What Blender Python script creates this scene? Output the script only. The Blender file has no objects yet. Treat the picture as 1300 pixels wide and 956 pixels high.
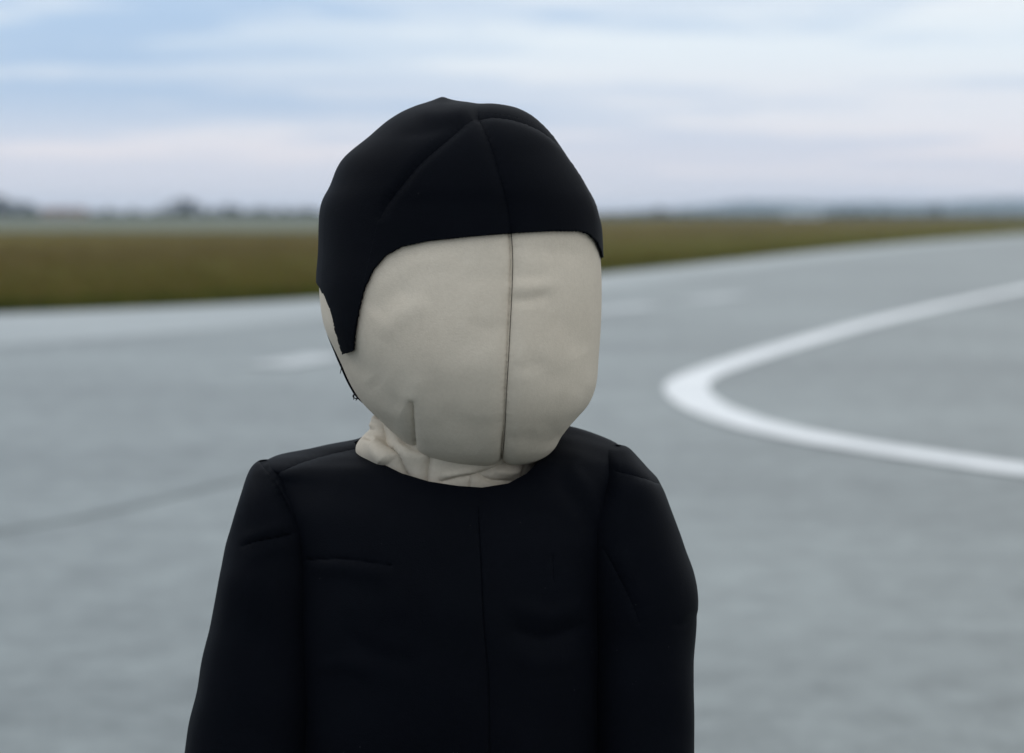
import bpy, math, random
import numpy as np
from mathutils import Vector

random.seed(4)
rng = np.random.default_rng(7)
scene = bpy.context.scene
C = scene.collection

# ------------------------------------------------------------------ camera
F = 2915.0            # focal length in pixels of the 1300 px wide photograph (50 mm on a 22.3 mm sensor)
H = 1.12              # camera height, crouched photographer
CX, HY = 650.0, 274.0 # column of the lens axis, row of the horizon
D = 1.55              # distance to the dummy
cam = bpy.data.cameras.new('camera')
cam.sensor_fit = 'HORIZONTAL'; cam.sensor_width = 22.3; cam.lens = 50.0
cam.shift_y = -(478.0 - HY) / 1300.0
cam.clip_start = 0.05; cam.clip_end = 40000
cam.dof.use_dof = True; cam.dof.focus_distance = D - 0.06; cam.dof.aperture_fstop = 4.0
camo = bpy.data.objects.new('camera', cam); C.objects.link(camo)
camo.location = (0, 0, H); camo.rotation_euler = (math.radians(90), 0, 0)
scene.camera = camo

# ------------------------------------------------------------------ sky
SUN_EL, SUN_AZ = math.radians(48), math.radians(-75)   # azimuth from +Y, clockwise seen from above
world = bpy.data.worlds.new('World'); scene.world = world
world.use_nodes = True
nt = world.node_tree; nt.nodes.clear()
def N(tree, typ, **kw):
    n = tree.nodes.new(typ)
    for k, v in kw.items(): setattr(n, k, v)
    return n
def L(tree, a, b): tree.links.new(a, b)
def math_node(tree, op, a, b=None, c=None):
    n = N(tree, 'ShaderNodeMath', operation=op)
    for i, v in enumerate((a, b, c)):
        if v is None: continue
        if isinstance(v, (int, float)): n.inputs[i].default_value = v
        else: L(tree, v, n.inputs[i])
    return n.outputs[0]
def ramp(tree, fac, stops, interp='EASE'):
    n = N(tree, 'ShaderNodeValToRGB'); n.color_ramp.interpolation = interp
    while len(n.color_ramp.elements) < len(stops): n.color_ramp.elements.new(0.5)
    for e, (p, c) in zip(n.color_ramp.elements, stops):
        e.position = p; e.color = tuple(c) + (1,) if len(c) == 3 else c
    L(tree, fac, n.inputs[0]); return n.outputs[0]
def mix(tree, fac, a, b, mode='MIX'):
    n = N(tree, 'ShaderNodeMix', data_type='RGBA', blend_type=mode)
    for s, v in ((0, fac), (6, a), (7, b)):
        if isinstance(v, (int, float)): n.inputs[s].default_value = v
        elif isinstance(v, tuple): n.inputs[s].default_value = v + (1,) if len(v) == 3 else v
        else: L(tree, v, n.inputs[s])
    return n.outputs[2]
def noise(tree, vec, scale, detail=3.0, rough=0.5, dist=0.0):
    n = N(tree, 'ShaderNodeTexNoise'); n.inputs['Scale'].default_value = scale
    n.inputs['Detail'].default_value = detail; n.inputs['Roughness'].default_value = rough
    n.inputs['Distortion'].default_value = dist
    if vec is not None: L(tree, vec, n.inputs['Vector'])
    return n.outputs[0]

tc = N(nt, 'ShaderNodeTexCoord')
sep = N(nt, 'ShaderNodeSeparateXYZ'); L(nt, tc.outputs['Generated'], sep.inputs[0])
az = math_node(nt, 'ARCTAN2', sep.outputs[0], sep.outputs[1])
el = math_node(nt, 'ARCSINE', sep.outputs[2])
# thin stratus: long streaks, flattened in elevation as a far cloud deck is
def streak(sa, se, off, detail=4, rough=0.5, tilt=0.0):
    v = N(nt, 'ShaderNodeCombineXYZ')
    L(nt, math_node(nt, 'MULTIPLY', math_node(nt, 'ADD', az, off), sa), v.inputs[0])
    e2 = math_node(nt, 'ADD', el, math_node(nt, 'MULTIPLY', az, tilt))
    # elevation squeezed towards the horizon
    q = math_node(nt, 'DIVIDE', e2, math_node(nt, 'ADD', math_node(nt, 'ABSOLUTE', e2), 0.16))
    L(nt, math_node(nt, 'MULTIPLY', q, se), v.inputs[1])
    v.inputs[2].default_value = off * 3.1
    return noise(nt, v.outputs[0], 1.0, detail, rough, 0.35)
sky = N(nt, 'ShaderNodeTexSky', sky_type='NISHITA')
sky.sun_disc = False; sky.sun_elevation = SUN_EL; sky.sun_rotation = SUN_AZ
sky.air_density = 1.3; sky.dust_density = 2.0; sky.ozone_density = 2.5
sky_s = N(nt, 'ShaderNodeVectorMath', operation='SCALE'); L(nt, sky.outputs[0], sky_s.inputs[0]); sky_s.inputs['Scale'].default_value = 0.10
blue = mix(nt, 0.82, sky_s.outputs[0], (0.45, 0.62, 0.87))
s1 = streak(4.5, 17.0, 1.37, 4, 0.5, 0.02)
s2 = streak(13.0, 40.0, 4.1, 4, 0.55, -0.015)
m = math_node(nt, 'ADD', math_node(nt, 'MULTIPLY', s1, 0.75), math_node(nt, 'MULTIPLY', s2, 0.30))
m = math_node(nt, 'ADD', m, math_node(nt, 'MULTIPLY', az, 0.34))
cov = ramp(nt, m, [(0.35, (0.0, 0, 0)), (0.49, (0.55, .55, .55)), (0.63, (1, 1, 1))])
cloud = ramp(nt, math_node(nt, 'MULTIPLY', el, 8.0),
             [(0.0, (0.86, 0.84, 0.89)), (0.20, (0.85, 0.82, 0.86)), (0.38, (0.80, 0.825, 0.88)), (0.60, (0.78, 0.855, 0.915)), (0.75, (0.80, 0.86, 0.91)), (1.0, (0.80, 0.84, 0.88))])
low = ramp(nt, math_node(nt, 'MULTIPLY', el, 8.0), [(0.0, (1, 1, 1)), (0.15, (0.75, .75, .75)), (0.5, (0, 0, 0))])
high = ramp(nt, sep.outputs[2], [(0.10, (0, 0, 0)), (0.35, (0.85, .85, .85))])   # the deck is seen square-on overhead: fewer gaps show
cov2 = math_node(nt, 'MAXIMUM', math_node(nt, 'MAXIMUM', cov, low), high)
col = mix(nt, cov2, blue, cloud)
# an overcast deck is brighter overhead than at the horizon
zen = math_node(nt, 'ADD', 1.0, math_node(nt, 'MULTIPLY', math_node(nt, 'MAXIMUM', sep.outputs[2], 0.0), 0.75))
col_s = N(nt, 'ShaderNodeVectorMath', operation='SCALE'); L(nt, col, col_s.inputs[0]); L(nt, zen, col_s.inputs['Scale'])
bg = N(nt, 'ShaderNodeBackground'); L(nt, col_s.outputs[0], bg.inputs[0]); bg.inputs[1].default_value = 1.0
wo = N(nt, 'ShaderNodeOutputWorld'); L(nt, bg.outputs[0], wo.inputs[0])

sun = bpy.data.lights.new('sun', 'SUN'); sun.energy = 0.5; sun.angle = math.radians(40); sun.color = (1.0, 0.96, 0.9)
suno = bpy.data.objects.new('sun', sun); C.objects.link(suno)
sd = Vector((math.sin(SUN_AZ) * math.cos(SUN_EL), math.cos(SUN_AZ) * math.cos(SUN_EL), math.sin(SUN_EL)))
suno.rotation_euler = sd.to_track_quat('Z', 'Y').to_euler(); suno.location = (0, 0, 30)

vs = scene.view_settings
vs.view_transform = 'Standard'; vs.look = 'None'; vs.exposure = 0.0; vs.gamma = 1.0; vs.use_curve_mapping = False
scene.cycles.use_denoising = True
scene.cycles.max_bounces = 6; scene.cycles.volume_bounces = 0

# ------------------------------------------------------------------ materials
def material(name):
    m = bpy.data.materials.new(name); m.use_nodes = True
    t = m.node_tree; b = t.nodes['Principled BSDF']
    return m, t, b
def coords(t, which='Object'):
    return N(t, 'ShaderNodeTexCoord').outputs[which]
def bump(t, b, h, strength, dist, prev=None):
    n = N(t, 'ShaderNodeBump'); n.inputs['Strength'].default_value = strength; n.inputs['Distance'].default_value = dist
    L(t, h, n.inputs['Height'])
    if prev is not None: L(t, prev, n.inputs['Normal'])
    L(t, n.outputs[0], b.inputs['Normal']); return n.outputs[0]

def mat_cloth(name, dark, light, spec, sheen, rough=0.85, lint=(0.06, 0.06, 0.06)):
    m, t, b = material(name)
    c = coords(t)
    n1 = noise(t, c, 14, 4, 0.6); n2 = noise(t, c, 420, 2, 0.6)
    f = math_node(t, 'ADD', math_node(t, 'MULTIPLY', n1, 0.7), math_node(t, 'MULTIPLY', n2, 0.3))
    col = ramp(t, f, [(0.3, dark), (0.7, light)], 'LINEAR')
    # sparse lint and dust caught in the cloth
    lv = N(t, 'ShaderNodeTexVoronoi'); lv.inputs['Scale'].default_value = 95; lv.inputs['Randomness'].default_value = 1.0; L(t, c, lv.inputs['Vector'])
    sp = math_node(t, 'MULTIPLY', math_node(t, 'LESS_THAN', lv.outputs[0], 0.045), math_node(t, 'GREATER_THAN', noise(t, c, 60, 2, 0.5), 0.56))
    L(t, mix(t, math_node(t, 'MULTIPLY', sp, 0.25), col, lint), b.inputs['Base Color'])
    b.inputs['Roughness'].default_value = rough
    b.inputs['Specular IOR Level'].default_value = spec
    b.inputs['Sheen Weight'].default_value = sheen
    b.inputs['Sheen Roughness'].default_value = 0.45
    b.inputs['Sheen Tint'].default_value = (0.75, 0.85, 1.0, 1)
    p = bump(t, b, noise(t, c, 22, 2, 0.45), 0.22, 0.004)
    w = N(t, 'ShaderNodeTexVoronoi'); w.inputs['Scale'].default_value = 900; L(t, c, w.inputs['Vector'])
    p = bump(t, b, w.outputs[0], 0.22, 0.0004, p)
    return m
M_BEIGE = mat_cloth('beige_softshell', (0.455, 0.403, 0.328), (0.56, 0.503, 0.416), 0.12, 0.0, 0.85, (0.33, 0.29, 0.23))
M_BLACK = mat_cloth('black_softshell', (0.0018, 0.0024, 0.0040), (0.0027, 0.0034, 0.0056), 0.024, 0.004, 0.6)
M_THREAD, _t, _b = material('black_thread'); _b.inputs['Base Color'].default_value = (0.01, 0.011, 0.014, 1); _b.inputs['Roughness'].default_value = 0.9
M_RUBBER, _t, _b = material('black_rubber'); _b.inputs['Base Color'].default_value = (0.012, 0.012, 0.013, 1); _b.inputs['Roughness'].default_value = 0.6

def mat_pavement(name, dark, light):
    m, t, b = material(name)
    c = coords(t)
    big = noise(t, c, 0.22, 4, 0.55); mid = noise(t, c, 5.0, 6, 0.75); fine = noise(t, c, 45, 4, 0.75)
    sc = N(t, 'ShaderNodeMapping'); sc.inputs['Scale'].default_value = (0.35, 1.8, 1); sc.inputs['Rotation'].default_value = (0, 0, math.radians(20)); L(t, c, sc.inputs[0])
    str_ = noise(t, sc.outputs[0], 0.5, 4, 0.6)
    f = math_node(t, 'ADD', math_node(t, 'ADD', math_node(t, 'MULTIPLY', big, 0.26), math_node(t, 'MULTIPLY', mid, 0.40)),
                  math_node(t, 'ADD', math_node(t, 'MULTIPLY', fine, 0.18), math_node(t, 'MULTIPLY', str_, 0.16)))
    L(t, ramp(t, f, [(0.40, dark), (0.60, light)], 'LINEAR'), b.inputs['Base Color'])
    b.inputs['Roughness'].default_value = 0.47; b.inputs['Specular IOR Level'].default_value = 0.72
    bump(t, b, fine, 0.4, 0.004)
    return m
M_PAVE = mat_pavement('grey_concrete', (0.048, 0.060, 0.058), (0.180, 0.206, 0.200))
M_SHOULDER = mat_pavement('pale_concrete', (0.155, 0.175, 0.173), (0.265, 0.288, 0.285))
M_TAR = mat_pavement('dark_patched_concrete', (0.044, 0.055, 0.053), (0.155, 0.180, 0.175))

def mat_paint(name, worn):
    m, t, b = material(name); c = coords(t)
    f = math_node(t, 'ADD', math_node(t, 'MULTIPLY', noise(t, c, 1.7, 4, 0.6), 0.5), math_node(t, 'MULTIPLY', noise(t, c, 35, 3, 0.7), 0.5))
    lo, hi = ((0.24, 0.26, 0.262), (0.42, 0.44, 0.445)) if worn else ((0.46, 0.48, 0.49), (0.64, 0.65, 0.65))
    L(t, ramp(t, f, [(0.3, lo), (0.6, hi)], 'LINEAR'), b.inputs['Base Color']); b.inputs['Roughness'].default_value = 0.6
    return m
M_PAINT = mat_paint('white_road_paint', False); M_WORN = mat_paint('worn_road_paint', True)

def mat_field():
    m, t, b = material('grassland'); c = coords(t)
    mp = N(t, 'ShaderNodeMapping'); mp.inputs['Scale'].default_value = (1, 0.45, 1); L(t, c, mp.inputs[0])
    f = math_node(t, 'ADD', math_node(t, 'MULTIPLY', noise(t, mp.outputs[0], 0.05, 4, 0.6), 0.6), math_node(t, 'MULTIPLY', noise(t, c, 0.9, 4, 0.6), 0.4))
    brown = ramp(t, f, [(0.36, (0.055, 0.046, 0.014)), (0.5, (0.092, 0.072, 0.021)), (0.64, (0.130, 0.108, 0.028))], 'LINEAR')
    L(t, brown, b.inputs['Base Color']); b.inputs['Roughness'].default_value = 1.0; b.inputs['Specular IOR Level'].default_value = 0.05
    bump(t, b, noise(t, c, 8, 4, 0.7), 0.6, 0.08)
    return m
M_FIELD = mat_field()
def mat_simple(name, a, bcol, scale, rough=0.95, spec=0.1):
    m, t, b = material(name); c = coords(t)
    L(t, ramp(t, noise(t, c, scale, 4, 0.6), [(0.33, a), (0.67, bcol)], 'LINEAR'), b.inputs['Base Color'])
    b.inputs['Roughness'].default_value = rough; b.inputs['Specular IOR Level'].default_value = spec
    return m
M_VERGE = mat_simple('green_verge', (0.070, 0.080, 0.011), (0.118, 0.116, 0.017), 0.25)
M_STUBBLE = mat_simple('pale_stubble', (0.11, 0.122, 0.09), (0.145, 0.155, 0.115), 0.02)
M_BLADE = [mat_simple('grass_olive', (0.074, 0.080, 0.012), (0.12, 0.112, 0.018), 0.6),
           mat_simple('grass_dark', (0.036, 0.048, 0.010), (0.070, 0.080, 0.014), 0.6),
           mat_simple('grass_straw', (0.11, 0.082, 0.028), (0.15, 0.115, 0.04), 0.6)]
M_LEAF = mat_simple('far_foliage', (0.016, 0.026, 0.016), (0.034, 0.046, 0.024), 0.5)
M_BARK = mat_simple('far_bark', (0.045, 0.036, 0.028), (0.07, 0.058, 0.046), 2.0)
M_HILL = mat_simple('wooded_hillside', (0.022, 0.034, 0.024), (0.045, 0.058, 0.034), 0.004)
M_WALLP = mat_simple('pale_cladding', (0.33, 0.39, 0.44), (0.40, 0.45, 0.48), 0.3, 0.7)
M_WALLB = mat_simple('brown_wall', (0.20, 0.13, 0.10), (0.26, 0.18, 0.14), 0.3, 0.8)
M_ROOF = mat_simple('grey_roofing', (0.20, 0.21, 0.22), (0.27, 0.28, 0.29), 0.3, 0.8)
M_ROOFB = mat_simple('dull_red_roofing', (0.15, 0.085, 0.065), (0.19, 0.11, 0.085), 0.3, 0.8)

# ------------------------------------------------------------------ small helpers
def link(o, parent=None):
    C.objects.link(o)
    if parent is not None: o.parent = parent
    return o
def tag(o, label=None, cat=None, group=None, kind=None):
    for k, v in (('label', label), ('category', cat), ('group', group), ('kind', kind)):
        if v: o[k] = v
    return o
def mesh_object(name, verts, faces, mats, parent=None, smooth=False, midx=None):
    me = bpy.data.meshes.new(name)
    me.from_pydata([tuple(v) for v in verts], [], faces)
    for mm in (mats if isinstance(mats, list) else [mats]): me.materials.append(mm)
    if midx is not None: me.polygons.foreach_set('material_index', midx)
    if smooth: me.polygons.foreach_set('use_smooth', [True] * len(me.polygons))
    me.update()
    return link(bpy.data.objects.new(name, me), parent)
def ground(x, y):
    """Point of the ground seen at column x, row y of the photograph."""
    d = F * H / (y - HY)
    return np.array(((x - CX) * d / F, d))
def spline(pts, n=12):
    """Catmull-Rom through the rows of pts (any number of columns)."""
    p = np.asarray(pts, float); q = np.vstack([2 * p[0] - p[1], p, 2 * p[-1] - p[-2]])
    out = []
    for i in range(1, len(q) - 2):
        t = np.linspace(0, 1, n, endpoint=False)[:, None]
        a, b, c, d = q[i - 1], q[i], q[i + 1], q[i + 2]
        out.append(0.5 * (2 * b + (c - a) * t + (2 * a - 5 * b + 4 * c - d) * t ** 2 + (3 * b - a - 3 * c + d) * t ** 3))
    out.append(p[-1:]); return np.vstack(out)
def ribbon(name, line, width, z, mat, parent):
    """A painted strip of constant width along a ground polyline, 4 mm thick layers."""
    line = np.asarray(line); t = np.gradient(line, axis=0); t /= np.linalg.norm(t, axis=1)[:, None]
    nn = np.stack([-t[:, 1], t[:, 0]], 1) * width / 2
    a, b = line + nn, line - nn; n = len(line)
    v = [(p[0], p[1], z) for p in a] + [(p[0], p[1], z) for p in b]
    f = [(i, i + n, i + n + 1, i + 1) for i in range(n - 1)]
    return mesh_object(name, v, f, mat, parent)

# ------------------------------------------------------------------ setting: ground, runway, markings
R = 9000.0
terrain = mesh_object('ground', [(-R, -R, -0.03), (R, -R, -0.03), (R, R, -0.03), (-R, R, -0.03)], [(0, 1, 2, 3)], M_FIELD)
tag(terrain, 'flat brownish grassland stretching to the horizon', kind='structure')

edge_px = [(0, 398), (200, 390), (410, 379), (600, 364), (763, 348), (900, 334), (1040, 319), (1170, 307), (1300, 297)]
edge = [ground(*p) for p in edge_px]
edge = spline(edge, 10)
d_end = edge[-1] - edge[-3]; d_end /= np.linalg.norm(d_end)
d_beg = np.array((-1.0, -0.22)); d_beg /= np.linalg.norm(d_beg)
edge = np.vstack([edge[0] + d_beg * 160, edge[0] + d_beg * 40, edge[0] + d_beg * 8, edge, edge[-1] + d_end * 200, edge[-1] + d_end * 1500])
# the pavement: closed outline below the edge
v = [(p[0], p[1], 0.0) for p in edge]; n = len(v)
low = [(p[0] * 1.0 + (30 if p[0] > 0 else 0), -60.0, 0.0) for p in edge]
ev = v + [(x, -60.0, 0.0) for x in np.linspace(edge[0][0], edge[-1][0] + 400, n)]
runway = mesh_object('runway', ev, [(i, i + n, i + n + 1, i + 1) for i in range(n - 1)], M_PAVE)
tag(runway, 'wide grey concrete runway pavement with worn markings', kind='structure')
# verge strip of greener grass beside the pavement, 6..? m wide
tt = np.gradient(edge, axis=0); tt /= np.linalg.norm(tt, axis=1)[:, None]
nr = np.stack([-tt[:, 1], tt[:, 0]], 1)
vw = 13.0
verge = mesh_object('grass_verge', [(p[0], p[1], -0.012) for p in edge] + [(p[0] + q[0] * vw, p[1] + q[1] * vw, -0.026) for p, q in zip(edge, nr)],
                    [(i, i + 1, i + 1 + n, i + n) for i in range(n - 1)], M_VERGE)
tag(verge, 'greener mown strip of grass along the pavement edge', kind='structure')
# pale shoulder strip of the runway
inn = spline([ground(*p) for p in [(0, 440), (200, 425), (410, 405), (600, 386), (763, 366), (900, 348), (1040, 329), (1170, 313), (1300, 300.5)]], 10)
oute = edge[3:-2]
ns = min(len(inn), len(oute)); inn, oute = inn[:ns], oute[:ns]
out2 = oute + (inn - oute) * 0.05
sv = [(p[0], p[1], 0.004) for p in out2] + [(p[0], p[1], 0.004) for p in inn]
lf = [(-60, 15.2), (-60, 11)]
shoulder = mesh_object('pale_shoulder_strip', sv + [(inn[0][0] - 40, inn[0][1] - 8, 0.004), (out2[0][0] - 40, out2[0][1] - 8.2, 0.004)],
                       [(i, i + ns, i + ns + 1, i + 1) for i in range(ns - 1)] + [(0, 2 * ns + 1, 2 * ns, ns)], M_SHOULDER, runway)
# white curved guide line
curve_px = [(1560, 318), (1420, 341), (1300, 367), (1200, 388), (1100, 412), (1000, 440), (930, 462), (890, 477), (872, 490), (878, 505), (908, 523), (965, 542), (1050, 560), (1150, 576), (1300, 598), (1450, 616), (1700, 640)]
cl = spline([ground(*p) for p in curve_px], 14)
line1 = ribbon('curved_white_line', cl, 0.29, 0.008, M_PAINT, runway)
tag(line1, 'white painted line bending back in a tight curve')
for (a, b) in [((338, 466), (425, 451)), ((738, 398), (832, 388)), ((872, 383), (945, 374)), ((560, 430), (660, 414))]:
    pa, pb = ground(*a), ground(*b)
    ribbon('worn_line_dash', np.linspace(pa, pb, 4), 0.42, 0.008, M_WORN, runway)
ribbon('tar_seam', spline([ground(*p) for p in [(-200, 700), (0, 672), (150, 643), (300, 606), (420, 578), (520, 556)]], 8), 0.12, 0.004, M_TAR, runway)

# pale stubble field beyond the grass on the left
stub = [ground(-1500, 294.5), ground(440, 294.5), ground(560, 290), ground(640, 281), ground(640, 276.2), ground(-1200, 276.2)]
tag(mesh_object('far_field', [(p[0], p[1], 0.02) for p in stub], [tuple(range(6))], M_STUBBLE), 'pale stubble field beyond the brown grass', kind='structure')

# grass: blades in one object
def grass():
    verts, faces, mi = [], [], []
    seg = edge[1:-2]; ln = np.linalg.norm(np.diff(seg, axis=0), axis=1); 
    cnt = 0
    def blade(x, y, h, w, k):
        a = random.uniform(0, 6.283); dx, dy = math.cos(a) * w, math.sin(a) * w
        lx, ly = random.gauss(0, 0.35) * h, random.gauss(0, 0.35) * h
        i = len(verts)
        verts.extend([(x - dx, y - dy, -0.03), (x + dx, y + dy, -0.03), (x + lx, y + ly, h)])
        faces.append((i, i + 1, i + 2)); mi.append(k)
    while cnt < 70000:
        py = random.random()
        # rows of the photograph pick the distance so that density follows the view
        x = random.uniform(-60, 1360); ye = np.interp(x, [p[0] for p in edge_px], [p[1] for p in edge_px])
        y = HY + (ye - HY) * (1 - 0.93 * random.random() ** 1.5)
        g = ground(x, y)
        if y - HY < 6: continue
        depth = (ye - y) / (ye - HY)
        k = 1 if depth < 0.07 and random.random() < 0.7 else (0 if random.random() < 0.9 - 1.5 * depth else 2)
        h = random.uniform(0.06, 0.16) * (1.5 if k == 2 else 1.0)
        blade(g[0] + random.gauss(0, .1), g[1] + 0.05 + abs(random.gauss(0, .15)), h, random.uniform(0.006, 0.018), k); cnt += 1
    return mesh_object('grass', verts, faces, M_BLADE, None, False, mi)
tag(grass(), 'rough olive and brown grass growing beside the runway', 'grass', kind='stuff')

# ------------------------------------------------------------------ far hills, trees, buildings
def hills():
    xs = np.linspace(-4200, 5200, 190); rows = [(5200, 0.0), (5600, 0.55), (6000, 0.9), (6500, 1.0), (7200, 0.5), (7600, 0)]
    verts = []
    for d, k in rows:
        for x in xs:
            u = x / 1000.0
            px = CX + F * x / 6200
            base = np.interp(px, [-900, 0, 300, 640, 780, 860, 930, 1050, 1150, 1300, 1700, 2600], [14, 12, 10, 9, 14, 22, 36, 44, 38, 48, 44, 20])
            hgt = base * (1 + 0.10 * math.sin(u * 7 + d) + 0.07 * math.sin(u * 19.3 + 1) + 0.05 * math.sin(u * 41)) * k
            verts.append((x, d, hgt - 1))
    m = len(xs); faces = [(r * m + i, r * m + i + 1, (r + 1) * m + i + 1, (r + 1) * m + i) for r in range(len(rows) - 1) for i in range(m - 1)]
    return mesh_object('hills', verts, faces, M_HILL, None, True)
tag(hills(), 'low wooded hills fading to blue on the horizon', kind='structure')

def crown_mesh(seed, slim):
    r = random.Random(seed); verts, faces = [], []
    clumps = []
    for _ in range(16):
        t = r.uniform(0.22, 0.97); w = (0.34 if not slim else 0.17) * math.sin(math.pi * min(1, (t - 0.12) / 0.9)) ** 0.7
        a = r.uniform(0, 6.283); q = r.uniform(0.15, 0.85)
        clumps.append((math.cos(a) * w * q, math.sin(a) * w * q, t, w * r.uniform(0.35, 0.6)))
    for (cx, cy, cz, rad) in clumps:
        for _ in range(34):
            v = Vector((r.gauss(0, 1), r.gauss(0, 1), r.gauss(0, 1))).normalized() * rad * r.uniform(0.55, 1.05)
            p = Vector((cx, cy, cz)) + v; s = r.uniform(0.018, 0.040)
            u = Vector((r.gauss(0, 1), r.gauss(0, 1), r.gauss(0, 1))).normalized(); w_ = u.orthogonal().normalized()
            i = len(verts)
            verts.extend([p - u * s - w_ * s * .6, p + u * s - w_ * s * .6, p + u * s * .7 + w_ * s, p - u * s * .7 + w_ * s]); faces.append((i, i + 1, i + 2, i + 3))
    me = bpy.data.meshes.new('crown'); me.from_pydata([tuple(v) for v in verts], [], faces); me.materials.append(M_LEAF); return me
def trunk_mesh(seed):
    r = random.Random(seed); verts, faces = [], []
    def limb(a, b, ra, rb):
        a, b = Vector(a), Vector(b); ax = (b - a).normalized(); u = ax.orthogonal().normalized(); w = ax.cross(u); i = len(verts)
        for p, q in ((a, ra), (b, rb)):
            for k in range(6):
                g = k * math.pi / 3; verts.append(tuple(p + u * math.cos(g) * q + w * math.sin(g) * q))
        faces.extend([(i + k, i + (k + 1) % 6, i + 6 + (k + 1) % 6, i + 6 + k) for k in range(6)])
    limb((0, 0, -0.01), (0.01, 0, 0.4), 0.028, 0.018); limb((0.01, 0, 0.4), (0, 0.01, 0.8), 0.018, 0.006)
    for _ in range(5):
        z = r.uniform(0.25, 0.6); a = r.uniform(0, 6.283); limb((0, 0, z), (math.cos(a) * .2, math.sin(a) * .2, z + .2), 0.009, 0.003)
    me = bpy.data.meshes.new('trunk'); me.from_pydata(verts, [], faces); me.materials.append(M_BARK); return me
CROWNS = [crown_mesh(i, i >= 4) for i in range(6)]; TRUNKS = [trunk_mesh(i) for i in range(2)]
def tree(px, top, d, label, group, kind=None, wide=1.0):
    h = (HY - top) * d / F + H
    o = bpy.data.objects.new('tree', None); C.objects.link(o)
    o.location = ((px - CX) * d / F, d, 0); o.rotation_euler = (0, 0, random.uniform(0, 6.28)); o.scale = (h * wide, h * wide, h)
    tag(o, label, 'tree', group)
    for nm, me in (('crown', CROWNS[random.randrange(4) if kind is None else kind]), ('trunk', TRUNKS[random.randrange(2)])):
        link(bpy.data.objects.new(nm, me), o)
    return o
G = 'trees on the far left horizon'
for px, top, d in [(-14, 247, 1150), (0, 248, 1180), (13, 254, 1150), (-4, 258, 1060)]:
    tree(px, top, d, 'tall dark tree in the clump at the left end of the horizon', G, wide=1.15)
for px, top, d in [(25, 257, 1250), (34, 257, 1270)]:
    tree(px, top, d, 'low dark tree just right of the tall leftmost clump', G, wide=1.4)
for px, top, d in [(206, 261, 1150), (218, 255, 1160), (231, 252, 1130), (244, 254, 1170), (256, 260, 1160)]:
    tree(px, top, d, 'dark rounded tree in the lone clump on the left skyline', G, wide=1.2)
for px, top, d in [(281, 262, 1300), (292, 260, 1320), (304, 263, 1300)]:
    tree(px, top, d, 'low tree right of the lone clump on the left skyline', G, wide=1.3)
for px, top, d in [(322, 265, 1350), (340, 263, 1360), (358, 265, 1380), (380, 264, 1400), (398, 266, 1400)]:
    tree(px, top, d, 'low far tree on the skyline just left of the dummy', G, wide=1.3)
G = 'trees on the far right horizon'
for px, top, d in [(826, 266, 1200), (838, 263, 1180), (848, 267, 1200)]:
    tree(px, top, d, 'small dark tree clump on the skyline just right of the dummy', G, wide=1.3)
for px, top, d in [(1062, 266, 1500), (1080, 264, 1500), (1098, 266, 1480), (1118, 266, 1500)]:
    tree(px, top, d, 'low dark tree right of the pale far building', G, wide=1.5)
for px, top, d in [(1181, 262, 1150), (1190, 260, 1150)]:
    tree(px, top, d, 'dark tree standing alone on the right part of the skyline', G, kind=5, wide=1.2)

def woodland():
    r = random.Random(11); verts, faces = [], []
    xs = [-300, 60, 110, 200, 330, 420, 640, 770, 860, 905, 990, 1000, 1045, 1060, 1140, 1300, 1600]
    hs = [12, 11, 10, 8, 11, 11, 8, 4, 5, 4, 4, 3, 3, 4, 4, 4, 4]
    for _ in range(48000):
        px = r.uniform(-260, 1560); d = r.uniform(1400, 1700); h = np.interp(px, xs, hs) * (0.6 + 0.4 * math.sin(px * 0.31) * math.sin(px * 0.113 + 2)) * d / F + 0.8
        p = Vector(((px - CX) * d / F, d, r.uniform(0, 1) * h)); s = r.uniform(0.5, 1.1)
        u = Vector((r.gauss(0, 1), r.gauss(0, 1), r.gauss(0, 1))).normalized(); w_ = u.orthogonal().normalized(); i = len(verts)
        verts.extend([p - u * s - w_ * s * .6, p + u * s - w_ * s * .6, p + u * s * .7 + w_ * s, p - u * s * .7 + w_ * s]); faces.append((i, i + 1, i + 2, i + 3))
    return mesh_object('woodland', verts, faces, M_LEAF)
tag(woodland(), 'far-off low belt of scrub and woodland along the horizon', 'woodland', kind='stuff')

def building(name, x0, x1, top, d, mw, mr, label, storeys=1):
    o = bpy.data.objects.new(name, None); C.objects.link(o); tag(o, label, 'building')
    w = (x1 - x0) * d / F; h = (HY - top) * d / F + H; o.location = ((x0 + x1) / 2 * d / F - CX * d / F, d, 0)
    dp = 14.0; he = h * 0.72; a = w / 2
    mesh_object('wall', [(-a, 0, -.1), (a, 0, -.1), (a, dp, -.1), (-a, dp, -.1), (-a, 0, he), (a, 0, he), (a, dp, he), (-a, dp, he)],
                [(0, 1, 5, 4), (1, 2, 6, 5), (2, 3, 7, 6), (3, 0, 4, 7)], mw, o)
    b = a + .4
    mesh_object('roof', [(-b, -.5, he - .05), (b, -.5, he - .05), (b, dp + .5, he - .05), (-b, dp + .5, he - .05), (-b, dp / 2, h), (b, dp / 2, h)],
                [(0, 1, 5, 4), (2, 3, 4, 5), (1, 2, 5), (3, 0, 4), (0, 3, 2, 1)], mr, o)
    nd = max(2, int(w / 6))
    for i in range(nd):
        xx = -a + (i + .5) * w / nd
        mesh_object('door', [(xx - 1.4, -.06, 0), (xx + 1.4, -.06, 0), (xx + 1.4, -.06, he * .7), (xx - 1.4, -.06, he * .7)], [(0, 1, 2, 3)], M_ROOF, o)
    return o
building('far_building', 1000, 1042, 264.5, 1100, M_WALLP, M_WALLP, 'long pale blurred building far off before the blue hills')
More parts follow.
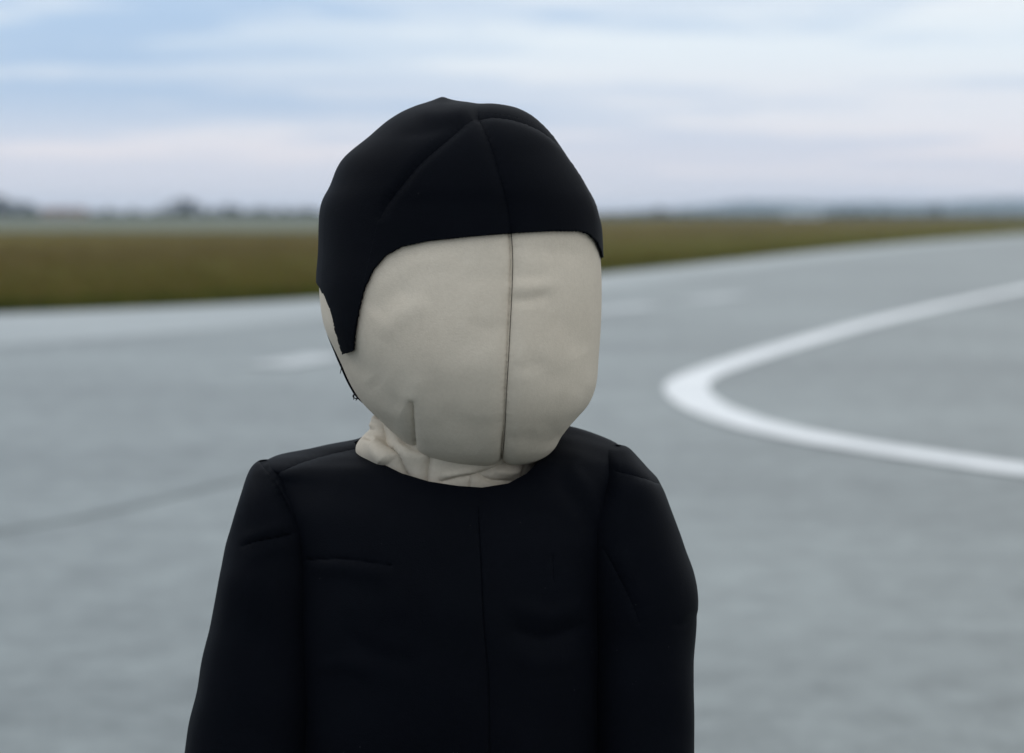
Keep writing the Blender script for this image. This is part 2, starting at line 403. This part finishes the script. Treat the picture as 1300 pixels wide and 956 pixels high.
building('far_building', 52, 104, 264.0, 1050, M_WALLB, M_ROOFB, 'low brownish blurred building on the left skyline')

# ------------------------------------------------------------------ the cloth dummy
BASE = np.array((0.0, D, 0.0))
dummy = bpy.data.objects.new('cloth_dummy', None); C.objects.link(dummy); dummy.location = BASE
tag(dummy, 'child-sized stuffed cloth dummy with blank beige face, black cap and black jacket', 'dummy')

def poly_dist(px, py, line):
    """Distance to a polyline and position (0..1) along it, for arrays of points."""
    line = np.asarray(line, float); best = np.full(px.shape, 1e9); pos = np.zeros(px.shape)
    sl = np.linalg.norm(np.diff(line, axis=0), axis=1); cum = np.concatenate([[0], np.cumsum(sl)]); tot = cum[-1]
    for i in range(len(line) - 1):
        ax, ay = line[i]; bx, by = line[i + 1]; dx, dy = bx - ax, by - ay; l2 = dx * dx + dy * dy + 1e-12
        t = np.clip(((px - ax) * dx + (py - ay) * dy) / l2, 0, 1)
        d = np.hypot(px - ax - t * dx, py - ay - t * dy); k = d < best
        best[k] = d[k]; pos[k] = (cum[i] + t[k] * sl[i]) / tot
    return best, pos
def inside(px, py, poly):
    poly = np.asarray(poly, float); r = np.zeros(px.shape, bool); j = len(poly) - 1
    for i in range(len(poly)):
        xi, yi = poly[i]; xj, yj = poly[j]
        c = ((yi > py) != (yj > py)) & (px < (xj - xi) * (py - yi) / (yj - yi + 1e-12) + xi)
        r ^= c; j = i
    return r
def signed(px, py, poly):
    d, _ = poly_dist(px, py, list(poly) + [poly[0]])
    return np.where(inside(px, py, poly), d, -d)

PXM = D / F
class Loft:
    """Surface lofted through rows (row, left column, right column, depth of centre, half depth); columns and rows are
    read at the depth of the row's centre, so the outline is that of the photograph and the body is solid."""
    def __init__(self, rows, per=22, nphi=420, n_exp=2.2):
        s = spline(rows, per)
        hb = math.radians(97); bk = np.linspace(hb, math.pi, 34)[1:]
        self.phi = np.concatenate([-bk[::-1], np.linspace(-hb, hb, nphi), bk])
        y, xl, xr, dc, b = [s[:, i][:, None] for i in range(5)]
        b = np.maximum(b, 0.001)
        Y = D + dc; c = ((xl + xr) / 2 - CX) * Y / F; a = np.maximum((xr - xl) / 2, 0.5) * Y / F; z = H - (y - HY) * Y / F
        ph = self.phi[None, :]
        e = 2.0 / n_exp
        sx = np.sign(np.sin(ph)) * np.abs(np.sin(ph)) ** e; cy = np.sign(np.cos(ph)) * np.abs(np.cos(ph)) ** e
        self.P = np.stack([c + a * sx, Y - b * cy, z + 0 * ph], 2)
        self.PH = np.broadcast_to(ph, self.P.shape[:2])
        self.update()
    def update(self):
        P = self.P
        du = np.gradient(P, axis=0); dv = np.empty_like(P)
        dv[:, 1:-1] = P[:, 2:] - P[:, :-2]; dv[:, 0] = P[:, 1] - P[:, -2]; dv[:, -1] = dv[:, 0]
        n = np.cross(du, dv); ln = np.linalg.norm(n, axis=2, keepdims=True); n = n / np.maximum(ln, 1e-12)
        ctr = P.mean(axis=1, keepdims=True)
        flip = np.sign(np.sum(n * (P - ctr), axis=2).mean()) or 1
        self.Nn = n * flip
        self.x = CX + F * P[:, :, 0] / P[:, :, 1]; self.y = HY - F * (P[:, :, 2] - H) / P[:, :, 1]
        self.front = np.clip((math.pi * 0.56 - np.abs(self.PH)) / 0.25, 0, 1)
    def push(self, d_px):
        self.P = self.P + self.Nn * (d_px * PXM)[:, :, None]; self.update()
    def creases(self, items):
        """items: (points, amplitude in px, width in px, fade ends)"""
        tot = np.zeros(self.P.shape[:2])
        for pts, amp, w, fade in items:
            line = spline(pts, 6) if len(pts) > 2 else np.asarray(pts, float)
            d, t = poly_dist(self.x, self.y, line)
            k = np.exp(-(d / w) ** 2) if w > 3.2 else np.exp(-d / w)   # narrow ones are stitched seams: a sharp V
            if fade: k = k * np.clip(np.sin(math.pi * np.clip(t, 0.001, 0.999)) * 1.6, 0, 1)
            tot += amp * k
            if w <= 3.2:
                ln = np.linalg.norm(np.diff(line, axis=0), axis=1).sum()
                tot += 0.22 * (np.sin(t * ln * 0.72) + 0.7 * np.sin(t * ln * 0.31 + 1.3)) * np.exp(-(d / 6.5) ** 2)   # puckers along the stitching
        self.push(tot * self.front)
    def lumps(self, amp, scale, seed):
        """Soft unevenness of stuffed cloth, in three dimensions."""
        r = np.random.default_rng(seed); Q = self.P / scale; t = np.zeros(Q.shape[:2])
        for k in range(14):
            kv = r.normal(0, 1, 3) * (0.6 + 0.9 * r.random()); t += np.sin(Q @ kv * 2.2 + r.uniform(0, 6.28))
        self.push(amp * t / 4.0)
    def part(self, name, mat, parent, field=None, off=0.0, thick=None):
        ny, nx = self.P.shape[:2]
        V = (self.P + self.Nn * (off[:, :, None] if isinstance(off, np.ndarray) else off) - BASE).reshape(-1, 3)
        idx = np.arange(ny * nx).reshape(ny, nx)
        idx = idx.copy(); idx[:, -1] = idx[:, 0]
        quads = np.stack([idx[:-1, :-1], idx[:-1, 1:], idx[1:, 1:], idx[1:, :-1]], 2).reshape(-1, 4)
        verts = V.tolist(); faces = []
        if field is None: faces = quads.tolist()
        else:
            f = np.array(field).copy(); f[:, -1] = f[:, 0]; f = f.reshape(-1)
            s = f[quads] > 0; cnt = s.sum(1)
            faces = quads[cnt == 4].tolist(); cut = {}
            for q in quads[(cnt > 0) & (cnt < 4)].tolist():
                poly = []
                for i in range(4):
                    a, b = q[i], q[(i + 1) % 4]
                    if f[a] > 0: poly.append(a)
                    if (f[a] > 0) != (f[b] > 0):
                        key = (a, b) if a < b else (b, a)
                        if key not in cut:
                            t = f[key[0]] / (f[key[0]] - f[key[1]]); t = min(max(t, 0.02), 0.98)
                            p = V[key[0]] * (1 - t) + V[key[1]] * t
                            cut[key] = len(verts); verts.append(p.tolist())
                        poly.append(cut[key])
                if len(poly) >= 3: faces.append(poly)
        used = sorted({i for q in faces for i in q}); re = {o: i for i, o in enumerate(used)}
        o = mesh_object(name, [verts[i] for i in used], [tuple(re[i] for i in q) for q in faces], mat, parent, True)
        if thick:
            md = o.modifiers.new('thickness', 'SOLIDIFY'); md.thickness = thick; md.offset = -1
        return o

# ---- head
head_rows = [(138, 598, 606, .012, .003), (140, 572, 640, .012, .030), (146, 526, 664, .010, .052), (158, 497, 684, .007, .066),
             (179, 470, 706, .004, .079), (206, 438, 723, .002, .089), (238, 423, 744, 0, .095), (266, 411, 758, 0, .098),
             (320, 409, 762, -.002, .103), (362, 407, 764, -.005, .106), (410, 413, 763, -.009, .107), (450, 430, 760, -.013, .104),
             (485, 445, 757, -.016, .096), (510, 460, 749, -.019, .087), (530, 479, 734, -.022, .077), (551, 500, 716, -.025, .065),
             (570, 519, 705, -.028, .051), (583, 546, 689, -.030, .036), (590, 577, 666, -.031, .020), (592.5, 612, 630, -.031, .004)]
head = Loft(head_rows, 25, 600, 2.25)
centre = [(607, 148), (622, 182), (635, 225), (644, 262), (649, 297), (651, 330), (650, 370), (648, 410), (646, 450), (643, 500), (641, 545), (637, 592)]
seamA = [(607, 148), (570, 178), (535, 208), (513, 234), (495, 258), (482, 284)]
seamB = [(607, 148), (640, 151), (665, 157), (690, 169), (715, 190), (738, 220), (756, 258), (775, 300)]
head.lumps(1.5, 0.10, 3)
# peak of gathered cloth at the back of the crown
X = head.P[:, :, 0]; Yd = head.P[:, :, 1] - D; up = np.clip(head.Nn[:, :, 2], 0, 1)
pk = ((563 - CX) * PXM, 0.012)
g = np.exp(-np.sqrt(((X - pk[0]) / np.where(X < pk[0], 0.015, 0.008)) ** 2 + 0.01) - ((Yd - pk[1]) / 0.03) ** 2) * 14 + np.exp(-(((X - pk[0] + 0.018) / 0.02) ** 2 + ((Yd - pk[1]) / 0.03) ** 2)) * 2
head.push(g * up)
head.creases([
    (centre, -3.6, 12, False), (centre, -6.0, 2.4, False),
    (seamA, -3.0, 7, True), (seamA, -3.2, 2.4, True),
    (seamB, -3.0, 7, False), (seamB, -3.0, 2.6, False),
    ([(600, 146), (560, 152), (525, 150)], 2.5, 9, True), ([(600, 156), (560, 168), (500, 178)], -2.0, 9, True),
    ([(522, 513), (523, 540), (526, 590)], -5.0, 2.2, False), ([(522, 516), (522, 540), (525, 590)], -2.0, 8, False),
    ([(530, 490), (522, 506)], 1.8, 14, False),
    ([(640, 381), (668, 381), (700, 374)], -2.0, 8, True), ([(640, 342), (668, 350), (698, 350)], -1.2, 10, True),
    ([(660, 360), (620, 352), (580, 364)], -1.0, 13, True), ([(640, 362), (675, 365), (715, 360)], 1.5, 10, True),
    ([(436, 446), (458, 466), (490, 482)], -1.6, 13, True),
    ([(470, 400), (490, 380), (520, 360)], -2.0, 14, True), ([(482, 430), (505, 405), (545, 380)], 1.8, 14, True),
    ([(640, 562), (637, 592)], -3.0, 2.6, False),
    # cloth pulled towards the stitching, in short irregular tucks on both sides
    ([(640, 318), (668, 314), (704, 320)], -0.8, 9, True), ([(655, 412), (625, 416), (590, 410)], -0.9, 10, True), ([(640, 466), (664, 468), (700, 458)], -0.9, 9, True),
    ([(650, 536), (620, 540), (585, 534)], -0.8, 10, True), ([(634, 556), (656, 558), (682, 550)], -1.1, 8, True),
    ([(750, 490), (738, 520), (718, 552)], -1.1, 7, True), ([(735, 490), (720, 520), (700, 545)], 0.9, 14, True),
    ([(470, 480), (490, 505), (512, 520)], -2.0, 12, True), ([(505, 345), (540, 332), (585, 330)], 1.6, 14, True), ([(560, 520), (590, 545), (612, 570)], -1.4, 16, True),
    ([(700, 400), (722, 420), (740, 450)], -1.4, 16, True), ([(690, 325), (715, 318), (740, 330)], -1.4, 12, True),
    ([(660, 450), (690, 470), (720, 490)], -1.2, 16, True), ([(560, 470), (590, 440), (640, 420)], -1.0, 16, True),
    ])

frame_poly = [(250, 20), (250, 358), (406, 359), (411, 366), (418, 377), (424, 392), (428, 408), (432, 424), (436, 438), (439, 447), (452, 444),
              (454, 425), (458, 398), (465, 368), (477, 342), (492, 325), (512, 314), (545, 307), (600, 301), (648, 297), (700, 294), (732, 294),
              (744, 298), (753, 307), (759, 318), (763, 330), (900, 332), (900, 20)]
fr = signed(head.x, head.y, frame_poly)
fr = fr + 0.6 * np.sin(head.y * 1.9 + head.x * 1.3) * np.sin(head.y * 0.83) + 0.3 * np.sin(head.y * 4.1 - head.x * 3)
lip = np.interp(head.y, [400, 440, 455, 500, 512], [9.0, 3.0, 1.0, 1.0, 9.0])
back_l = (-np.degrees(head.PH) - (90 + lip)) * 1.5; back_r = (np.degrees(head.PH) - np.where(head.y > 330, 112, 96)) * 1.5
is_front = np.abs(head.PH) < math.radians(90)
cap_f = np.maximum(np.where(np.abs(head.PH) < math.radians(116), fr, np.where(head.y < 320, 30.0, -50.0)), np.maximum(back_l, back_r))
cap_f = np.where(head.y > 548, -10.0, cap_f)
side = lambda pts_l, pts_r: None
polyB = [tuple(p) for p in spline(seamA, 4)] + [(474, 320), (462, 372), (448, 460), (640, 460)] + [tuple(p) for p in spline(centre[:5], 4)][::-1]
polyC = [tuple(p) for p in spline(centre[:5], 4)] + [(652, 460), (800, 460), (800, 310)] + [tuple(p) for p in spline(seamB, 4)][::-1]
fB = np.where(is_front, signed(head.x, head.y, polyB), -20.0); fC = np.where(is_front | (head.x > 700), signed(head.x, head.y, polyC), -20.0)
fC = np.where(np.abs(head.PH) < math.radians(120), fC, -20.0)
PROUD = 0.0004 + 0.0010 * np.clip((math.radians(86) - np.abs(head.PH)) / 0.35, 0, 1)   # the cap lies flatter at the sides
cap = head.part('cap', M_BLACK, dummy, np.minimum(np.minimum(cap_f, -fB), -fC), PROUD, 0.0016)
head.part('cap_panel', M_BLACK, cap, np.minimum(cap_f, fB), PROUD, 0.0016)
head.part('cap_panel', M_BLACK, cap, np.minimum(cap_f, fC), PROUD, 0.0016)
# face cover under the cap: two cloth panels meeting in the centre seam
ctr_ext = spline(centre, 4)
cx_at = np.interp(head.y, ctr_ext[:, 1], ctr_ext[:, 0])
fl = np.where(np.abs(head.PH) > math.radians(150), np.where(head.PH < 0, 20.0, -20.0), cx_at - head.x)
back_cut = 20.0
fL = np.where(is_front, cx_at - head.x, np.where(head.PH < 0, 60.0, -60.0))
face = head.part('face_cover', M_BEIGE, dummy, np.minimum(fL - 0.45, 160 - np.abs(np.degrees(head.PH))))
head.part('face_panel', M_BEIGE, face, np.minimum(-fL - 0.45, 160 - np.abs(np.degrees(head.PH))))

# loose threads at the cut edge
def threads(name, runs, rad, parent):
    verts, faces = [], []
    for pts in runs:
        sp = spline(pts, 5); i0 = len(verts)
        for x, y, dd in sp:
            Y = D + dd; c = Vector(((x - CX) * Y / F, dd, H - (y - HY) * Y / F))
            for k in range(5):
                a = k * 2 * math.pi / 5; verts.append(tuple(c + Vector((math.cos(a), 0.7 * math.sin(a + .6), math.sin(a))) * rad))
        for r in range(len(sp) - 1):
            for k in range(5): faces.append((i0 + r * 5 + k, i0 + r * 5 + (k + 1) % 5, i0 + r * 5 + 5 + (k + 1) % 5, i0 + r * 5 + 5 + k))
    return mesh_object(name, verts, faces, M_THREAD, parent, True)
threads('loose_thread', [[(451, 499, -.015), (448, 503, -.017), (452, 506, -.016), (455, 501, -.018), (450, 500, -.02), (449, 507, -.018)],
                         [(452, 500, -.015), (456, 503, -.016), (452, 508, -.017)]], 0.00035, cap)
threads('loose_thread', [[(437, 461, -.01), (434, 464, -.012), (433, 469, -.012), (432, 474, -.013)], [(437, 463, -.01), (434, 460, -.012)]], 0.0003, cap)
threads('loose_thread', [[(421, 421, -.008), (418, 424, -.01), (420, 427, -.01)], [(424, 429, -.008), (421, 431, -.01)]], 0.0003, cap)

fray = []
for k in range(26):
    t_ = k / 25.0; bx = np.interp(t_, [0, .3, .6, 1], [412, 425, 431, 438]); by = np.interp(t_, [0, .3, .6, 1], [368, 396, 420, 445])
    bx += random.gauss(0, .5); ln_ = random.uniform(1.5, 4.5)
    fray.append([(bx + 1, by, -.052 - .02 * t_), (bx - ln_ * .5, by + random.gauss(0, 1), -.055 - .02 * t_), (bx - ln_, by + random.gauss(0.8, 1.5), -.055 - .02 * t_)])
threads('frayed_edge', fray, 0.00016, cap)

# ---- neck of gathered beige cloth
neck = Loft([(495, 500, 655, .006, .030), (512, 484, 664, .006, .034), (524, 473, 668, .000, .050), (536, 470, 674, -.001, .054),
             (546, 467, 680, -.002, .058), (556, 456, 685, -.003, .060), (568, 451, 688, -.002, .062), (584, 455, 688, 0, .062),
             (606, 464, 684, 0, .061), (640, 474, 676, 0, .058)], 18, 420, 2.1)
neck.lumps(1.3, 0.03, 8)
neck.creases([([(477, 520), (480, 545), (497, 572), (513, 606)], -7, 3.0, False), ([(477, 520), (480, 545), (497, 572), (513, 606)], -4, 9, False),
              ([(472, 522), (470, 545)], 4, 4, True),
              ([(470, 552), (478, 572), (492, 590)], 6, 10, True), ([(458, 548), (476, 562)], -4, 4, True),
              ([(546, 576), (543, 595), (540, 616)], -5, 2.6, False), ([(546, 576), (543, 595), (540, 616)], -2, 8, False),
              ([(560, 612), (585, 606), (608, 602), (640, 590), (676, 575)], -6, 3.0, False), ([(560, 606), (590, 601), (605, 600)], 3, 5, True),
              ([(606, 600), (625, 610), (660, 612)], -6, 3.0, True), ([(598, 608), (596, 622)], -4, 2.4, False),
              ([(672, 585), (664, 602)], -5, 3.0, False), ([(500, 548), (525, 568), (548, 575)], -4, 5, True), ([(620, 596), (650, 600), (668, 594)], 3, 5, True)])
tag(neck.part('neck_cover', M_BEIGE, dummy), 'gathered beige cloth around the neck')

# ---- jacket
torso = Loft([(538, 575, 690, .034, .006), (545, 505, 727, .030, .020), (555, 472, 757, .024, .034), (566, 446, 781, .018, .046), (576, 392, 789, .012, .056),
              (587, 342, 793, .007, .064), (606, 349, 793, .003, .072), (640, 352, 788, 0, .082), (690, 364, 778, -.002, .092), (760, 372, 772, -.004, .100),
              (866, 378, 770, -.004, .106), (960, 378, 772, -.004, .106), (1090, 374, 776, -.002, .106), (1230, 366, 784, 0, .108)], 24, 460, 2.5)
torso.lumps(2.0, 0.09, 5); torso.lumps(1.0, 0.035, 21)
torso.creases([
    ([(607, 645), (608, 665), (611, 720), (614, 790), (620, 866), (622, 980)], -2.48, 2.4, False), ([(607, 645), (608, 665), (611, 720), (614, 790), (620, 866), (622, 980)], -1.55, 8, False),
    ([(347, 605), (380, 589), (420, 577), (458, 569)], -2.48, 2.6, False), ([(347, 605), (380, 589), (420, 577), (458, 569)], -1.24, 7, False),
    ([(390, 711), (440, 711), (497, 719)], -2.79, 2.6, False), ([(390, 722), (440, 722), (500, 732)], 1.86, 10, True),
    ([(700, 700), (701, 722), (702, 745)], -1.86, 2.4, True),
    ([(640, 795), (690, 810), (745, 790)], -3.10, 10, True), ([(640, 765), (690, 782), (740, 770)], 2.48, 12, True), ([(645, 830), (690, 842), (740, 830)], 1.86, 12, True),
    ([(430, 800), (480, 830), (540, 845)], -2.48, 14, True), ([(400, 850), (440, 842), (480, 858)], 1.86, 10, True), ([(420, 760), (470, 775), (530, 770)], 1.55, 18, True),
    ([(700, 600), (730, 640), (755, 690)], -2.48, 12, True), ([(720, 590), (748, 630), (768, 670)], 1.86, 10, True), ([(640, 660), (690, 650), (740, 690)], -1.55, 16, True),
    ([(430, 620), (480, 640), (560, 650)], -1.24, 18, True)])
neckline = [(250, 552), (440, 560), (452, 566), (464, 579), (482, 591), (510, 604), (545, 614), (580, 619), (612, 621), (645, 616), (668, 604), (684, 588), (700, 565), (712, 535), (760, 500),
            (1000, 500), (1000, 1500), (200, 1500)]
tf = np.where(np.abs(torso.PH) < math.radians(88), signed(torso.x, torso.y, neckline), 30.0)
jacket = torso.part('jacket', M_BLACK, dummy, tf, 0.0, 0.002)
sl_l = Loft([(588, 330, 342, 0, 0.006), (592, 324, 354, 0, 0.018), (602, 318, 370, 0, 0.032), (622, 311, 386, -0.002, 0.046), (655, 301, 419, -0.004, 0.055), (700, 288, 426, -0.006, 0.06),
             (760, 277, 428, -0.01, 0.062), (820, 264, 426, -0.014, 0.062), (866, 255, 424, -0.018, 0.061), (960, 238, 414, -0.026, 0.058), (1080, 232, 388, -0.036, 0.052), (1190, 236, 366, -0.046, 0.046)], 20, 320, 2.3)
sl_l.lumps(1.6, 0.06, 9); sl_l.lumps(0.9, 0.03, 22)
sl_l.creases([([(304, 697), (325, 688), (350, 683), (380, 676)], -3.10, 2.8, True), ([(304, 690), (340, 676), (372, 668)], 1.86, 8, True), ([(310, 712), (345, 700), (380, 694)], 1.24, 9, True),
              ([(329, 588), (349, 613), (364, 640), (377, 664), (388, 690), (391, 760), (392, 870)], -2.48, 2.6, False),
              ([(325, 735), (330, 790), (322, 840)], -1.55, 10, True), ([(300, 720), (290, 760), (285, 800)], 1.24, 12, True)])
sl_l.part('sleeve', M_BLACK, jacket, None, 0, 0.002)
sl_r = Loft([(569, 776, 788, 0, 0.006), (573, 770, 797, 0, 0.018), (584, 764, 808, 0, 0.032), (600, 757, 823, 0, 0.042), (616, 750, 836, 0, 0.05), (650, 724, 851, -0.002, 0.056), (690, 722, 865, -0.004, 0.06),
             (725, 724, 878, -0.006, 0.061), (758, 728, 883, -0.008, 0.061), (795, 732, 880, -0.01, 0.06), (830, 734, 877, -0.014, 0.059), (866, 737, 877, -0.018, 0.058), (960, 745, 875, -0.026, 0.055),
             (1080, 755, 868, -0.036, 0.05), (1190, 766, 862, -0.046, 0.044)], 20, 320, 2.3)
sl_r.lumps(1.6, 0.06, 12); sl_r.lumps(0.9, 0.03, 23)
sl_r.creases([([(783, 600), (800, 604), (818, 609), (838, 616)], -2.79, 2.6, False), 
              ([(764, 690), (785, 730), (802, 765), (815, 800)], -2.79, 3, True), ([(780, 690), (803, 735), (820, 770)], 1.55, 9, True),
              ([(884, 775), (868, 790), (850, 795)], -1.55, 6, True)])
sl_r.part('sleeve', M_BLACK, jacket, None, 0, 0.002)

# ---- below the picture: mittens, trousers, shoes, so that the dummy stands on the ground
def tube(rows, name, mat, parent, n=28):
    """rows: (x, depth, z, half width, half depth) in metres from the dummy's base."""
    s = spline(rows, 6); verts, faces = [], []
    for x, y, z, a, b in s:
        for k in range(n):
            g = 2 * math.pi * k / n; verts.append((x + a * math.cos(g), y + b * math.sin(g), z))
    for i in range(len(s) - 1):
        for k in range(n): faces.append((i * n + k, i * n + (k + 1) % n, (i + 1) * n + (k + 1) % n, (i + 1) * n + k))
    faces.append(tuple(range(n))[::-1]); faces.append(tuple((len(s) - 1) * n + k for k in range(n)))
    return mesh_object(name, verts, faces, mat, parent, True)
zx = lambda y: H - (y - HY) * PXM
xx = lambda x: (x - CX) * PXM
for cxp in (290, 824):
    tube([(xx(cxp), -.045, zx(1180), .020, .024), (xx(cxp), -.048, zx(1230), .026, .034), (xx(cxp), -.052, zx(1290), .026, .038), (xx(cxp), -.054, zx(1330), .016, .026), (xx(cxp), -.054, zx(1345), .004, .008)], 'mitten', M_BLACK, dummy)
xc = xx(575)
trousers = tube([(xc, 0, zx(1215), .104, .098), (xc, 0, .58, .106, .098), (xc, 0, .53, .10, .09), (xc, 0, .50, .06, .07)], 'trousers', M_BLACK, dummy)
for s in (-1, 1):
    tube([(xc + s * .050, 0, .56, .050, .085), (xc + s * .055, 0, .45, .050, .066), (xc + s * .060, -.004, .30, .043, .052), (xc + s * .062, 0, .15, .040, .046), (xc + s * .062, .004, .055, .042, .048)], 'trouser_leg', M_BLACK, trousers)
    tube([(xc + s * .064, -.030, .002, .036, .086), (xc + s * .064, -.030, .020, .038, .090), (xc + s * .064, -.022, .045, .034, .075), (xc + s * .064, .005, .075, .030, .042)], 'shoe', M_RUBBER, dummy)

# ------------------------------------------------------------------ haze
def haze():
    x0, x1, y0, y1, z0, z1 = -8600, 8600, -300, 8600, -1.2, 62.0
    v = [(x0, y0, z0), (x1, y0, z0), (x1, y1, z0), (x0, y1, z0), (x0, y0, z1), (x1, y0, z1), (x1, y1, z1), (x0, y1, z1)]
    f = [(0, 3, 2, 1), (4, 5, 6, 7), (0, 1, 5, 4), (1, 2, 6, 5), (2, 3, 7, 6), (3, 0, 4, 7)]
    m = bpy.data.materials.new('haze_air'); m.use_nodes = True; t = m.node_tree; t.nodes.clear()
    pv = N(t, 'ShaderNodeVolumePrincipled'); pv.inputs['Color'].default_value = (0.70, 0.84, 1.0, 1); pv.inputs['Density'].default_value = 0.00013
    o = N(t, 'ShaderNodeOutputMaterial'); L(t, pv.outputs[0], o.inputs['Volume'])
    return mesh_object('haze', v, f, m)
tag(haze(), 'thin bluish haze over the airfield', kind='stuff')
